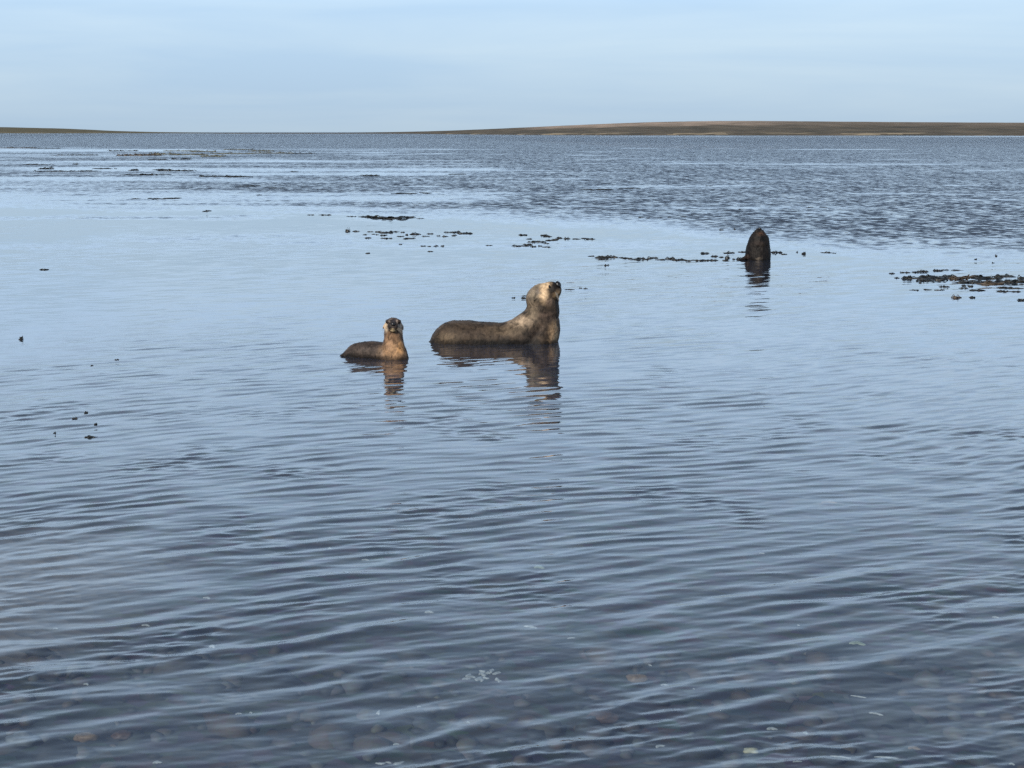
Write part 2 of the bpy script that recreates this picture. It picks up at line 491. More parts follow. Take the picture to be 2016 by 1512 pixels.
def make_bottom_things():
    tan_m = stone_material('tan_stone', (0.17, 0.11, 0.06), (0.30, 0.20, 0.115))
    grey_m = stone_material('grey_stone', (0.12, 0.13, 0.13), (0.24, 0.25, 0.24))
    rust_m = stone_material('rusty_stone', (0.07, 0.038, 0.025), (0.15, 0.085, 0.055))
    pale_m = stone_material('pale_shell', (0.28, 0.29, 0.26), (0.62, 0.63, 0.58), 0.4)
    yel_m = stone_material('yellow_stone', (0.42, 0.38, 0.20), (0.68, 0.62, 0.38))
    weed_m = stone_material('pale_weed', (0.20, 0.24, 0.16), (0.40, 0.45, 0.32), 0.5)
    k = 0

    def stone(u, v, w, h, mat, name, label, cat, group=None):
        nonlocal k
        k += 1
        z = float(bed_z(0, on_plane(u, v, -0.15).y)) + 0.03
        p = on_plane(u, v, z)
        s = w / px_per_m(p.y) / 2
        bm = bmesh.new()
        lump(bm, (0, 0, 0), (s, s * 0.7, s * 0.4), k, 3, 0.22, 0)
        me = bpy.data.meshes.new(name); bm.to_mesh(me); bm.free()
        for f in me.polygons: f.use_smooth = True
        tag(link(name, me, mat, None, p), label, cat, group)
    stone(170, 1452, 46, 20, tan_m, 'stone', 'rounded tan stone under water near the bottom left corner', 'stone')
    stone(42, 1455, 64, 24, grey_m, 'stone', 'broad pale grey stone under water, left of the tan stone', 'stone')
    stone(1185, 1412, 60, 22, rust_m, 'stone', 'flat rusty brown stone under the shallow water, right of centre', 'stone')
    stone(240, 1448, 40, 16, rust_m, 'stone', 'reddish dark stone under water, right of the tan stone', 'stone')
    stone(1478, 1478, 30, 14, yel_m, 'stone', 'small pale yellow angular stone under water near bottom edge', 'stone')
    stone(1255, 1335, 40, 14, tan_m, 'stone', 'small faint tan stone right of the white shell cluster', 'stone')

    def shells(u, v, w, h, n, label, group, mat=pale_m, name='shell_fragment', cat='shell', z=None):
        """a broken shell or cluster of curled shell flakes"""
        nonlocal k
        k += 1
        if n < 5: n = 1
        rnd = random.Random(k * 13)
        zz = -0.045 if z is None else z
        p = on_plane(u, v, zz)
        q = on_plane(u, v - h / 2, zz); q2 = on_plane(u, v + h / 2, zz)
        W, D = w / px_per_m(p.y), (q.y - q2.y)
        bm = bmesh.new()
        for i in range(n):
            cx, cy = rnd.uniform(-.42, .42) * W, rnd.uniform(-.4, .4) * D
            if n == 1: cx = cy = 0
            L = W * rnd.uniform(.18, .42) / max(1, n) ** 0.45
            Wd = max(0.004, D * rnd.uniform(.12, .26) / max(1, n) ** 0.3)
            ang = rnd.uniform(-.5, .5)
            nseg, ncs = 8, 5
            top, bot = [], []
            for a in range(nseg + 1):
                t = a / nseg; prof = math.sin(math.pi * min(1, t * 0.93 + .05)) ** 0.6
                rowt, rowb = [], []
                for b in range(ncs + 1):
                    s = (b / ncs - .5) * 2
                    x = (t - .5) * 2 * L / 1.0; y = s * Wd * prof * rnd.uniform(.6, 1.15) + 0.6 * Wd * math.sin(t * 4 + i)
                    zc = (1 - s * s) * 0.35 * Wd * prof + rnd.uniform(-1, 1) * Wd * 0.03
                    X = cx + x * math.cos(ang) - y * math.sin(ang); Yy = cy + x * math.sin(ang) + y * math.cos(ang)
                    rowt.append(bm.verts.new((X, Yy, zc + 0.002))); rowb.append(bm.verts.new((X, Yy, zc - 0.001)))
                top.append(rowt); bot.append(rowb)
            for a in range(nseg):
                for b in range(ncs):
                    bm.faces.new((top[a][b], top[a + 1][b], top[a + 1][b + 1], top[a][b + 1]))
                    bm.faces.new((bot[a][b], bot[a][b + 1], bot[a + 1][b + 1], bot[a + 1][b]))
                bm.faces.new((top[a][0], bot[a][0], bot[a + 1][0], top[a + 1][0]))
                bm.faces.new((top[a][ncs], top[a + 1][ncs], bot[a + 1][ncs], bot[a][ncs]))
            for b in range(ncs):
                bm.faces.new((top[0][b], top[0][b + 1], bot[0][b + 1], bot[0][b]))
                bm.faces.new((top[nseg][b], bot[nseg][b], bot[nseg][b + 1], top[nseg][b + 1]))
        bmesh.ops.recalc_face_normals(bm, faces=bm.faces)
        me = bpy.data.meshes.new(name); bm.to_mesh(me); bm.free()
        for f in me.polygons: f.use_smooth = True
        tag(link(name, me, mat, None, p), label, cat, group)
    shells(948, 1330, 84, 28, 16, 'large broken cluster of white shell flakes in the shallows below the seals', None)
    shells(1688, 1268, 46, 20, 3, 'pale green scrap of weed in the shallows at right', None, weed_m, 'weed_scrap', 'weed')
    shells(1062, 1118, 40, 18, 2, 'faint pale green weed scrap in front of the large seal', None, weed_m, 'weed_scrap', 'weed')
    shells(1632, 990, 44, 9, 2, 'faint tan weed scrap on the water at middle right', None, tan_m, 'weed_scrap', 'weed')
    shells(288, 1232, 50, 9, 3, 'long white shell flake left of centre in the shallows', None)
    shells(765, 1506, 60, 12, 5, 'white shell cluster cut by the bottom edge of the picture', None)
    shells(310, 1502, 30, 16, 3, 'white shell fragment at the bottom edge, left of centre', None)
    shells(745, 1405, 10, 22, 1, 'single upright white shell sliver in the shallows', None)
    g = 'small white shell fragments in the shallows'
    lab = 'small white shell fragment scattered in the near shallows'
    frags = sorted(((825, 1392, 20, 8, 2), (922, 1423, 12, 7, 1), (845, 1206, 42, 8, 2), (1045, 1235, 36, 7, 2), (780, 1466, 34, 6, 2),
                            (995, 1478, 16, 8, 2), (1280, 1311, 8, 7, 1), (1308, 1349, 24, 6, 2), (170, 1348, 32, 6, 1), (408, 1178, 34, 6, 2), (418, 1274, 16, 10, 2),
                            (1520, 1436, 40, 12, 3), (1655, 1491, 50, 6, 4), (1745, 1492, 60, 6, 4), (1125, 1257, 20, 9, 2), (649, 1080, 14, 5, 1),
                            (1572, 1232, 8, 8, 1), (1725, 1406, 60, 9, 3), (1300, 1470, 28, 8, 1), (1366, 1357, 12, 6, 1), (1586, 1444, 16, 8, 1),
                            (720, 1103, 40, 5, 1), (1500, 1090, 20, 4, 1), (1960, 1216, 18, 5, 1), (470, 1406, 16, 6, 2), (494, 1404, 9, 7, 1), (110, 1238, 20, 5, 1),
                            (1690, 1372, 40, 5, 1), (1992, 1505, 24, 8, 2), (1570, 1500, 30, 6, 1)))
    for i, (u, v, w, h, n) in enumerate(frags):
        shells(u, v, w, h, n, lab + nth(i, len(frags)), g)
    for (u, v, w, h, n) in ((1800, 1474, 54, 14, 2),):
        shells(u, v, w, h, n, 'wide faint tan shell near the bottom right corner', None, tan_m)


# ------------------------------------------------------------------ land
def land_material():
    t = NT('moorland')
    geo = t.n('ShaderNodeNewGeometry')
    pos = geo.outputs['Position']
    tanv = t.n('ShaderNodeAttribute', attribute_name='dry').outputs['Fac']
    shore = t.n('ShaderNodeAttribute', attribute_name='shore').outputs['Fac']
    green = t.n('ShaderNodeAttribute', attribute_name='green').outputs['Fac']
    n1 = t.noise(t.mapping(pos, (0.012, 0.03, 0.1)), 1.0, 6, 0.6)
    n2 = t.noise(t.mapping(pos, (0.06, 0.02, 0.9)), 1.0, 5, 0.6)
    heath = t.ramp(n1.outputs['Fac'], [(0.35, (0.048, 0.042, 0.028)), (0.5, (0.080, 0.066, 0.045)), (0.65, (0.118, 0.090, 0.060))])
    heath = t.mixc(0.5, heath, t.ramp(n2.outputs['Fac'], [(0.38, (0.03, 0.028, 0.022)), (0.62, (0.13, 0.105, 0.075))]))
    heath = t.mixc(green, heath, (0.085, 0.075, 0.040))
    dryc = t.ramp(n2.outputs['Fac'], [(0.35, (0.16, 0.125, 0.095)), (0.6, (0.33, 0.25, 0.19))])
    c = t.mixc(t.math('MULTIPLY', tanv, t.math('ADD', 0.5, n1.outputs['Fac']), True), heath, dryc)
    bl = t.math('MULTIPLY', shore, t.math('GREATER_THAN', t.noise(t.mapping(pos, (0.02, 0.02, 0.0)), 1.0, 3, 0.6).outputs['Fac'], 0.56))
    c = t.mixc(bl, c, (0.26, 0.21, 0.14))
    b = t.n('ShaderNodeBsdfPrincipled'); b.inputs['Roughness'].default_value = 0.95
    b.inputs['Specular IOR Level'].default_value = 0.1
    t.l(c, b.inputs['Base Color'])
    t.l(b.outputs[0], t.out.inputs['Surface'])
    return t.m


def make_hills():
    mat = land_material()

    def strip(us, vt, vs, back, name, dryf, greenf, seed):
        U = np.linspace(us[0], us[-1], 900)
        top = np.interp(U, us, vt); sho = np.interp(U, us, vs)
        ker = np.ones(31) / 31
        top = np.convolve(np.pad(top, 15, mode='edge'), ker, 'valid')
        top = top + 0.25 * fbm(U / 60, U * 0, seed, 4) * np.clip((259.5 - top) / 4, 0.2, 1)
        T = (U - 1008) / FPX
        Ds = CAM_H * FPX / (sho - 259.5) * (1 + 0.02 * fbm(U / 90, U * 0 + 3, seed + 9, 4))
        Dc = Ds + back
        Hc = (259.5 - top) / FPX * Dc + CAM_H
        Hc = np.maximum(Hc, 0.3)
        s = np.array([-0.06, 0.0, 0.012, 0.03, 0.06, 0.1, 0.18, 0.27, 0.36, 0.45, 0.54, 0.63, 0.72, 0.8, 0.87, 0.93, 1.0, 1.08, 1.2, 1.5, 2.0])
        f = np.array([-0.12, 0.0, 0.05, 0.10, 0.13, 0.17, 0.25, 0.35, 0.45, 0.55, 0.64, 0.73, 0.81, 0.88, 0.93, 0.975, 1.0, 1.0, 0.95, 0.7, 0.3])
        S, TT = np.meshgrid(s, T, indexing='ij'); F = f[:, None]
        D = Ds[None] + back * S
        Z = Hc[None] * F + 0.02 * Hc[None] * fbm(TT * 60, S * 8, seed + 4, 4) * (F > 0.02) * (F < 0.97)
        dry = dryf(U[None], F) * np.ones_like(S)
        shore = ((S > 0.0) & (S < 0.07)).astype(float)
        green = greenf(U[None], F) * np.ones_like(S)
        me = grid_mesh(name, D * TT, D, Z, {'dry': dry, 'shore': shore, 'green': green})
        tag(link(name, me, mat), kind='structure')
    strip([430, 700, 800, 900, 1000, 1100, 1200, 1300, 1450, 1600, 1800, 2016, 2600, 3400, 4400],
          [261.3, 261, 259.6, 257, 252.5, 248, 243.5, 240, 238.3, 239.5, 241, 242, 244, 250, 255],
          [262.8, 263, 263.4, 264.3, 265.2, 265.9, 266.2, 266.4, 266.5, 266.6, 266.8, 267, 267, 267, 267], 420, 'hills',
          lambda U, F: sstep(0.56, 0.68, F + 0.03 * np.sin(U / 23)) * sstep(1000, 1100, U) * (1 - 0.75 * sstep(1380, 1600, U)) + 0.5 * sstep(.93, .99, F) * sstep(1500, 1550, U),
          lambda U, F: 0 * U, 71)
    strip([-1800, -900, -300, 0, 80, 160, 200, 260, 330, 450, 800],
          [246, 247, 248.5, 250, 252, 253.6, 256.5, 258.6, 260.2, 261.2, 261.6],
          [262.4] * 11, 900, 'hills',
          lambda U, F: 0 * U, lambda U, F: 0.75 + 0 * U, 83)


_ORD = ('first second third fourth fifth sixth seventh eighth ninth tenth eleventh twelfth thirteenth fourteenth fifteenth sixteenth seventeenth '
        'eighteenth nineteenth twentieth').split()


def nth(i, n):
    if n == 1: return ''
    if i == 0: return ', leftmost'
    if i == n - 1: return ', rightmost'
    if i < 20: return ', %s from left' % _ORD[i]
    if n - 1 - i < 20: return ', %s from right' % _ORD[n - 1 - i]
    return ', near its middle'


# ------------------------------------------------------------------ kelp
def kelp_material(name, c0, c1, rough=0.35):
    t = NT(name)
    pos = t.n('ShaderNodeNewGeometry').outputs['Position']
    n = t.noise(pos, 14, 4, 0.6)
    c = t.ramp(n.outputs['Fac'], [(0.35, c0), (0.65, c1)])
    b = t.n('ShaderNodeBsdfPrincipled'); b.inputs['Roughness'].default_value = rough
    t.l(c, b.inputs['Base Color'])
    bp = t.n('ShaderNodeBump'); bp.inputs['Distance'].default_value = 0.01; bp.inputs['Strength'].default_value = 0.5
    t.l(n.outputs['Fac'], bp.inputs['Height']); t.l(bp.outputs[0], b.inputs['Normal'])
    t.l(b.outputs[0], t.out.inputs['Surface'])
    return t.m


def blade(bm, p0, ang, L, W, h, rnd, nseg=7):
    """one wavy leathery blade lying on and arching out of the water"""
    top, bot = [], []
    x, y = p0
    curl = rnd.uniform(-1.2, 1.2)
    ph = rnd.uniform(0, 6)
    for i in range(nseg + 1):
        t = i / nseg
        a = ang + curl * (t - .5)
        wv = W * (0.35 + 0.65 * math.sin(math.pi * (0.12 + 0.8 * t)))
        z = h * max(0.0, math.sin(math.pi * t)) * (0.7 + 0.3 * math.sin(ph + t * 5)) + 0.002
        nx, ny = -math.sin(a), math.cos(a)
        tw = 0.5 * math.sin(ph + 4 * t)
        a1 = bm.verts.new((x + nx * wv, y + ny * wv, z + tw * wv)); a2 = bm.verts.new((x - nx * wv, y - ny * wv, z - tw * wv))
        b1 = bm.verts.new((x + nx * wv, y + ny * wv, z + tw * wv - 0.006)); b2 = bm.verts.new((x - nx * wv, y - ny * wv, z - tw * wv - 0.006))
        top.append((a1, a2)); bot.append((b1, b2))
        x += math.cos(a) * L / nseg; y += math.sin(a) * L / nseg
    for i in range(nseg):
        (a1, a2), (c1, c2) = top[i], top[i + 1]; (b1, b2), (d1, d2) = bot[i], bot[i + 1]
        bm.faces.new((a1, a2, c2, c1)); bm.faces.new((b1, d1, d2, b2))
        bm.faces.new((a1, c1, d1, b1)); bm.faces.new((a2, b2, d2, c2))
    bm.faces.new((top[0][0], bot[0][0], bot[0][1], top[0][1])); bm.faces.new((top[-1][0], top[-1][1], bot[-1][1], bot[-1][0]))


def kelp_mesh(W, Hh, D, seed):
    rnd = random.Random(seed)
    bm = bmesh.new()
    n = max(2, min(12, int(W / 0.10)))
    lump(bm, (0, 0, 0), (W * .47, D * .42 + .012, Hh * .3), seed + 77, 3, 0.12)
    for i in range(n):
        t = (i + .5) / n
        x = (t - .5) * W * 0.86
        y = rnd.uniform(-.5, .5) * D
        env = 0.45 + 0.55 * math.sin(math.pi * (0.15 + 0.7 * t)) * rnd.uniform(.5, 1.2)
        hh = Hh * env
        rx = W / n * rnd.uniform(.45, 1.0)
        lump(bm, (x, y, hh * 0.02), (rx * 1.25, min(max(rx * rnd.uniform(.4, .9), D * .3 / n), 0.5 + rx), hh * .62), seed + i, 2, 0.35, rnd.uniform(-.6, .6))
    for i in range(2 * n + 4):
        x = rnd.uniform(-.5, .5) * W
        a = rnd.choice((0, math.pi)) + rnd.gauss(0, .5)
        L = min(W * .7, rnd.uniform(.12, .5))
        blade(bm, (x - math.cos(a) * L / 2, rnd.uniform(-.5, .5) * D), a, L, max(0.004, L * .08), Hh * rnd.uniform(.5, 1.5), rnd)
    bmesh.ops.recalc_face_normals(bm, faces=bm.faces)
    me = bpy.data.meshes.new('kelp')
    bm.to_mesh(me); bm.free()
    for f in me.polygons: f.use_smooth = True
    return me


def make_kelp():
    dark = kelp_material('wet_kelp', (0.003, 0.0035, 0.003), (0.013, 0.013, 0.009), 0.45)
    brown = kelp_material('brown_kelp', (0.020, 0.013, 0.007), (0.060, 0.040, 0.020), 0.5)
    olive = kelp_material('olive_kelp', (0.03, 0.03, 0.014), (0.12, 0.11, 0.055), 0.6)
    n = [100]

    def piece(u, v, w, h, label, group, mat=dark, name='kelp_piece', cat='kelp', depth=None):
        n[0] += 1
        vb = v + h * 0.25
        p = on_plane(u, vb)
        s = px_per_m(p.y)
        W = w / s
        Hh = max(0.006, h * 0.55 / s)
        D = depth if depth is not None else min(0.35 * W + 0.02, 0.4)
        if p.y > 60:
            Hh = min(Hh * 1.6, 0.30)
        o = link(name, kelp_mesh(W, Hh, D, n[0]), mat, None, p)
        return tag(o, label, cat, group)

    def batch(lst, label, group, mat=dark):
        lst = sorted(lst)
        for i, e in enumerate(lst): piece(*e[:4], label + nth(i, len(lst)), group, e[4] if len(e) > 4 else mat)
    # floating line beyond the small seal
    piece(727, 426, 32, 5, 'dark kelp clump at the left of the short line beyond the small seal', None, name='kelp_clump')
    piece(768, 429, 58, 6, 'longest dark kelp clump of the short line beyond the small seal', None, name='kelp_clump')
    piece(803, 427, 26, 4, 'dark kelp clump at the right end of the short line beyond the small seal', None, name='kelp_clump')
    batch([(693, 426, 14, 2), (827, 430, 10, 1.5), (641, 423, 16, 2), (612, 423, 10, 1.5)], 'tiny kelp scrap near the short kelp line beyond the small seal', 'kelp scraps by the short line')
    piece(685, 453, 7, 9, 'upright dark kelp stub at the left of the loose scatter', None, name='kelp_stub')
    piece(916, 459, 22, 4, 'flat dark kelp strip at the right end of the loose scatter', None, name='kelp_clump')
    batch([(701, 455, 9, 3), (729, 456, 8, 2), (745, 456, 9, 3), (761, 457, 16, 5), (719, 462, 6, 2), (724, 468, 10, 4), (735, 461, 5, 2), (755, 463, 10, 3),
           (757, 469, 10, 3), (775, 456, 14, 2), (793, 457, 6, 3), (801, 462, 4, 4), (817, 460, 15, 6), (789, 465, 10, 2), (806, 469, 18, 2), (838, 465, 11, 2),
           (847, 460, 10, 2), (863, 464, 6, 3), (877, 465, 8, 3), (894, 463, 9, 3), (889, 457, 20, 2), (903, 455, 5, 3), (833, 484, 8, 2), (845, 485, 5, 2),
           (858, 484, 6, 3), (871, 484, 5, 3), (788, 481, 6, 2), (847, 495, 8, 2), (724, 498, 6, 4), (962, 483, 10, 2), (769, 469, 6, 2), (743, 462, 5, 2)],
          'small dark kelp scrap in the loose scatter behind the two seals', 'kelp scraps in the loose scatter')
    piece(1030, 462, 14, 3, 'short kelp strip at top left of the cluster behind the large seal', None, name='kelp_clump')
    piece(1070, 463, 13, 5, 'kelp lump at the top of the cluster behind the large seal', None, name='kelp_clump')
    piece(1024, 484, 24, 3, 'thin kelp strip at bottom left of the cluster behind the large seal', None, name='kelp_clump')
    batch([(1080, 465, 8, 3), (1042, 470, 8, 3), (1046, 476, 12, 4), (1055, 475, 14, 4), (1065, 476, 16, 3), (1040, 481, 12, 5), (1050, 485, 8, 4), (1063, 484, 6, 4),
           (1076, 479, 8, 4), (1086, 473, 16, 3), (1093, 471, 10, 3), (1102, 468, 9, 4), (1117, 469, 9, 5), (1134, 470, 12, 3), (1160, 470, 14, 4), (1076, 486, 12, 2),
           (1150, 469, 8, 2)], 'small dark kelp scrap in the cluster behind the large seal', 'kelp scraps in the cluster')
    piece(1185, 506, 24, 6, 'thick kelp clump starting the strand left of the dark seal', None, name='kelp_clump')
    piece(1206, 505, 16, 6, 'second kelp clump of the strand left of the dark seal', None, name='kelp_clump')
    piece(1320, 508, 14, 5, 'dark kelp clump midway along the strand left of the dark seal', None, name='kelp_clump')
    piece(1335, 511, 22, 4, 'trailing kelp blade just right of the strand midpoint', None, name='kelp_clump')
    piece(1432, 506, 9, 9, 'upright triangular kelp lump left of the dark seal', None, name='kelp_stub')
    piece(1434, 497, 16, 4, 'flat kelp piece just above the upright lump left of the dark seal', None, name='kelp_clump')
    piece(1456, 509, 12, 7, 'dark kelp lump touching the left side of the dark seal', None, name='kelp_clump')
    piece(1462, 496, 12, 2.5, 'thin kelp strip beside the left flank of the dark seal', None, name='kelp_clump')
    piece(1528, 496, 15, 5, 'pointed kelp piece just right of the dark seal', None, name='kelp_clump')
    piece(1583, 498, 5, 8, 'small upright kelp stub standing right of the dark seal', None, name='kelp_stub')
    piece(1627, 497, 14, 3, 'flat kelp piece farthest right of the dark seal', None, name='kelp_clump')
    batch([(1164, 504, 8, 2), (1235, 508, 14, 3), (1250, 510, 18, 3), (1262, 508, 10, 5), (1285, 507, 14, 4), (1300, 511, 14, 3), (1356, 513, 10, 3), (1367, 512, 8, 2),
           (1378, 512, 14, 3), (1391, 512, 10, 3), (1406, 512, 12, 4), (1428, 512, 8, 3), (1388, 498, 14, 3), (1407, 504, 10, 4), (1419, 506, 8, 2), (1445, 510, 4, 3),
           (1543, 500, 8, 3), (1569, 496, 3, 3), (1641, 498, 8, 2), (1194, 522, 8, 4), (1272, 510, 12, 2), (1223, 507, 8, 2)],
          'small dark kelp scrap along the strand beside the dark seal', 'kelp scraps along the strand')
    # right-hand bed
    spec = [(1787, 546, 16, 8, dark), (1806, 547, 32, 5, dark), (1832, 545, 36, 8, dark), (1850, 549, 20, 8, dark), (1870, 543, 16, 5, dark), (1886, 546, 24, 12, brown),
            (1900, 554, 22, 6, dark), (1912, 545, 28, 6, brown), (1936, 545, 26, 8, dark), (1928, 555, 28, 6, dark), (1950, 557, 28, 10, brown), (1962, 547, 16, 6, dark),
            (1976, 543, 22, 6, dark), (1986, 554, 36, 7, dark), (2010, 553, 24, 7, dark), (2014, 546, 12, 8, dark), (1860, 545, 18, 4, dark), (1820, 551, 20, 5, dark),
            (2040, 552, 40, 8, dark), (2075, 549, 30, 6, dark)]
    spec.sort(key=lambda e: e[0])
    spec = spec[:-2]
    nb = {dark: sum(e[4] is dark for e in spec), brown: sum(e[4] is brown for e in spec)}; ct = {dark: 0, brown: 0}
    for u, v, w, h, m in spec:
        ct[m] += 1
        piece(u, v, w * 1.25, h * 1.0, ('brown' if m is brown else 'blackish') + ' kelp clump in the right edge bed' + nth(ct[m] - 1, nb[m]), 'clumps of the kelp bed at the right edge', m, 'kelp_clump', depth=0.10)
    batch([(1756, 538, 8, 3), (1766, 547, 7, 3), (1776, 536, 6, 3), (1787, 536, 10, 3), (1802, 535, 10, 3), (1817, 534, 15, 5), (1844, 532, 15, 4), (1860, 531, 10, 1.5),
           (1884, 532, 16, 1.5), (1860, 564, 14, 4), (1898, 562, 6, 3), (1911, 563, 8, 6), (1896, 567, 12, 2), (1925, 571, 22, 3), (1980, 566, 24, 2), (2000, 567, 20, 4),
           (1977, 573, 18, 3), (1996, 574, 20, 2), (1914, 585, 8, 4), (2010, 590, 10, 4), (1955, 517, 4, 3), (1961, 503, 3, 5), (1921, 510, 4, 4),
           (1828, 570, 12, 2), (1800, 571, 12, 1.5), (1850, 571, 14, 1.5)], 'small kelp scrap floating around the right edge kelp bed', 'kelp scraps around the right edge bed')
    piece(1883, 584, 14, 8, 'forked kelp piece floating just below the right edge bed', None, brown, 'kelp_stub')
    # near the seals and on the left
    batch([(1031, 586, 6, 3), (1035, 582, 10, 2), (1011, 586, 6, 2)], 'thin kelp scrap behind the neck of the large seal', 'kelp scraps behind the large seal')
    batch([(1123, 570, 14, 2), (1143, 567, 4, 3), (1153, 568, 7, 3)], 'thin kelp scrap right of the large seal muzzle', 'kelp scraps right of the large seal')
    piece(88, 530, 13, 3, 'lone flat kelp scrap far out at left', None)
    piece(42, 666, 6, 9, 'small upright kelp stub alone at the left edge', None, name='kelp_stub')
    piece(179, 860, 16, 3, 'flattest and lowest kelp scrap of the sparse group at left', None)
    piece(188, 835, 4, 6, 'small upright kelp bit in the sparse group at left', None, name='kelp_stub')
    batch([(148, 823, 6, 1.8), (169, 812, 5, 1.5), (230, 708, 5, 1.8), (181, 720, 3, 1.3), (107, 853, 4, 1.3)], 'tiny dark kelp bit on the calm water at left', 'tiny kelp bits at left')
    # distant beds on the left: low mats tens of metres across
    far = [(145, 305, 100, 2.5, dark), (275, 305, 90, 6, brown), (320, 303, 50, 4, olive), (375, 304, 80, 4, olive), (420, 307, 50, 4, olive), (360, 297, 80, 2.5, olive),
           (460, 302, 90, 3, olive), (540, 301, 90, 3, olive), (515, 297, 50, 3, olive), (590, 302, 60, 2, dark), (400, 298, 60, 3, olive), (230, 297, 35, 2.5, dark),
           (260, 297, 20, 2, dark), (470, 294, 60, 2, olive), (30, 291, 90, 2.5, brown), (90, 292, 60, 1.5, dark), (310, 314, 36, 1.5, dark), (355, 313, 40, 2.5, dark)]
    far.sort(key=lambda e: e[0])
    nb = {x: sum(e[4] is x for e in far) for x in (dark, brown, olive)}; ct = {dark: 0, brown: 0, olive: 0}
    for i, (u, v, w, h, m) in enumerate(far):
        ct[m] += 1
        piece(u, v, w, h, {dark: 'dark', brown: 'brown', olive: 'olive'}[m] + ' kelp mat in the far bed at left' + nth(ct[m] - 1, nb[m]), 'mats of the far kelp bed', m, 'kelp_mat', depth=1.6 if h > 2 else 0.6)
    far2 = [(75, 324, 50, 1.5), (150, 323, 8, 3), (105, 337, 75, 2.5), (90, 332, 22, 4), (165, 337, 55, 1.8), (262, 335, 15, 3.5), (345, 336, 70, 3), (320, 334, 30, 1.5), (205, 332, 40, 1.5),
            (255, 344, 40, 1.5), (290, 344, 30, 2.5), (325, 343, 20, 1.5), (430, 347, 80, 2.5), (470, 348, 50, 2.5), (490, 366, 30, 3), (545, 370, 20, 1.5), (268, 391, 10, 2),
            (320, 391, 40, 2), (345, 390, 20, 2), (410, 415, 12, 3), (730, 346, 35, 2.5), (800, 381, 40, 1.5), (840, 380, 20, 1.5), (510, 384, 8, 2), (580, 338, 12, 1.5), (900, 343, 30, 1)]
    for i, (u, v, w, h) in enumerate(sorted(far2)):
        piece(u, v, w, h, 'thin dark kelp streak far out at left' + nth(i, len(far2)), 'far kelp streaks at left', dark, 'kelp_streak', depth=0.5)
    far3 = sorted(((1175, 373, 46, 1.8), (1455, 412, 5, 2.5), (1595, 408, 12, 1.8), (1622, 408, 12, 1.8), (1240, 371, 36, 1.2), (1420, 452, 6, 5), (1446, 451, 3, 6),
                         (1262, 428, 10, 1.5), (1275, 429, 6, 1.5), (1300, 429, 8, 1.5), (1320, 428, 8, 1.5), (1345, 426, 8, 1.5), (1395, 366, 10, 1.2)))
    for i, (u, v, w, h) in enumerate(far3):
        piece(u, v, w, h, 'tiny kelp streak in the ruffled water far out at right' + nth(i, len(far3)), 'far kelp streaks at right', dark, 'kelp_streak')


# ------------------------------------------------------------------ seals
def fur_material(name):
    t = NT(name)
    tc = t.n('ShaderNodeTexCoord').outputs['Object']
    col = t.n('ShaderNodeAttribute', attribute_name='coat').outputs['Color']
    m1 = t.noise(tc, 15, 5, 0.55, 0.8)
    m2 = t.noise(t.mapping(tc, (1, 1, 0.35)), 90, 3, 0.5, 0.8)
    f = t.math('ADD', t.math('MULTIPLY', m1.outputs['Fac'], 1.6), t.math('MULTIPLY', m2.outputs['Fac'], 0.6))
    k = t.math('MAXIMUM', t.math('SUBTRACT', t.math('MULTIPLY', f, 2.5), 1.7), 0.25)
    vm = t.n('ShaderNodeVectorMath', operation='SCALE'); t.l(col, vm.inputs[0]); t.l(k, vm.inputs['Scale'])
    b = t.n('ShaderNodeBsdfPrincipled')
    b.inputs['Roughness'].default_value = 0.6
    b.inputs['Specular IOR Level'].default_value = 0.18
    t.l(vm.outputs[0], b.inputs['Base Color'])
    bp = t.n('ShaderNodeBump'); bp.inputs['Distance'].default_value = 0.005; bp.inputs['Strength'].default_value = 0.6
    t.l(t.math('ADD', t.math('MULTIPLY', m1.outputs['Fac'], 1.6), m2.outputs['Fac']), bp.inputs['Height'])
    t.l(bp.outputs[0], b.inputs['Normal'])
    t.l(b.outputs[0], t.out.inputs['Surface'])
    return t.m


def simple_material(name, c, rough):
    t = NT(name)
    tc = t.n('ShaderNodeTexCoord').outputs['Object']
    n = t.noise(tc, 60, 3)
    b = t.n('ShaderNodeBsdfPrincipled'); b.inputs['Roughness'].default_value = rough
    t.l(t.mixc(t.math('MULTIPLY', n.outputs['Fac'], 0.5), c, tuple(x * 0.5 for x in c)), b.inputs['Base Color'])
    t.l(b.outputs[0], t.out.inputs['Surface'])
    return t.m


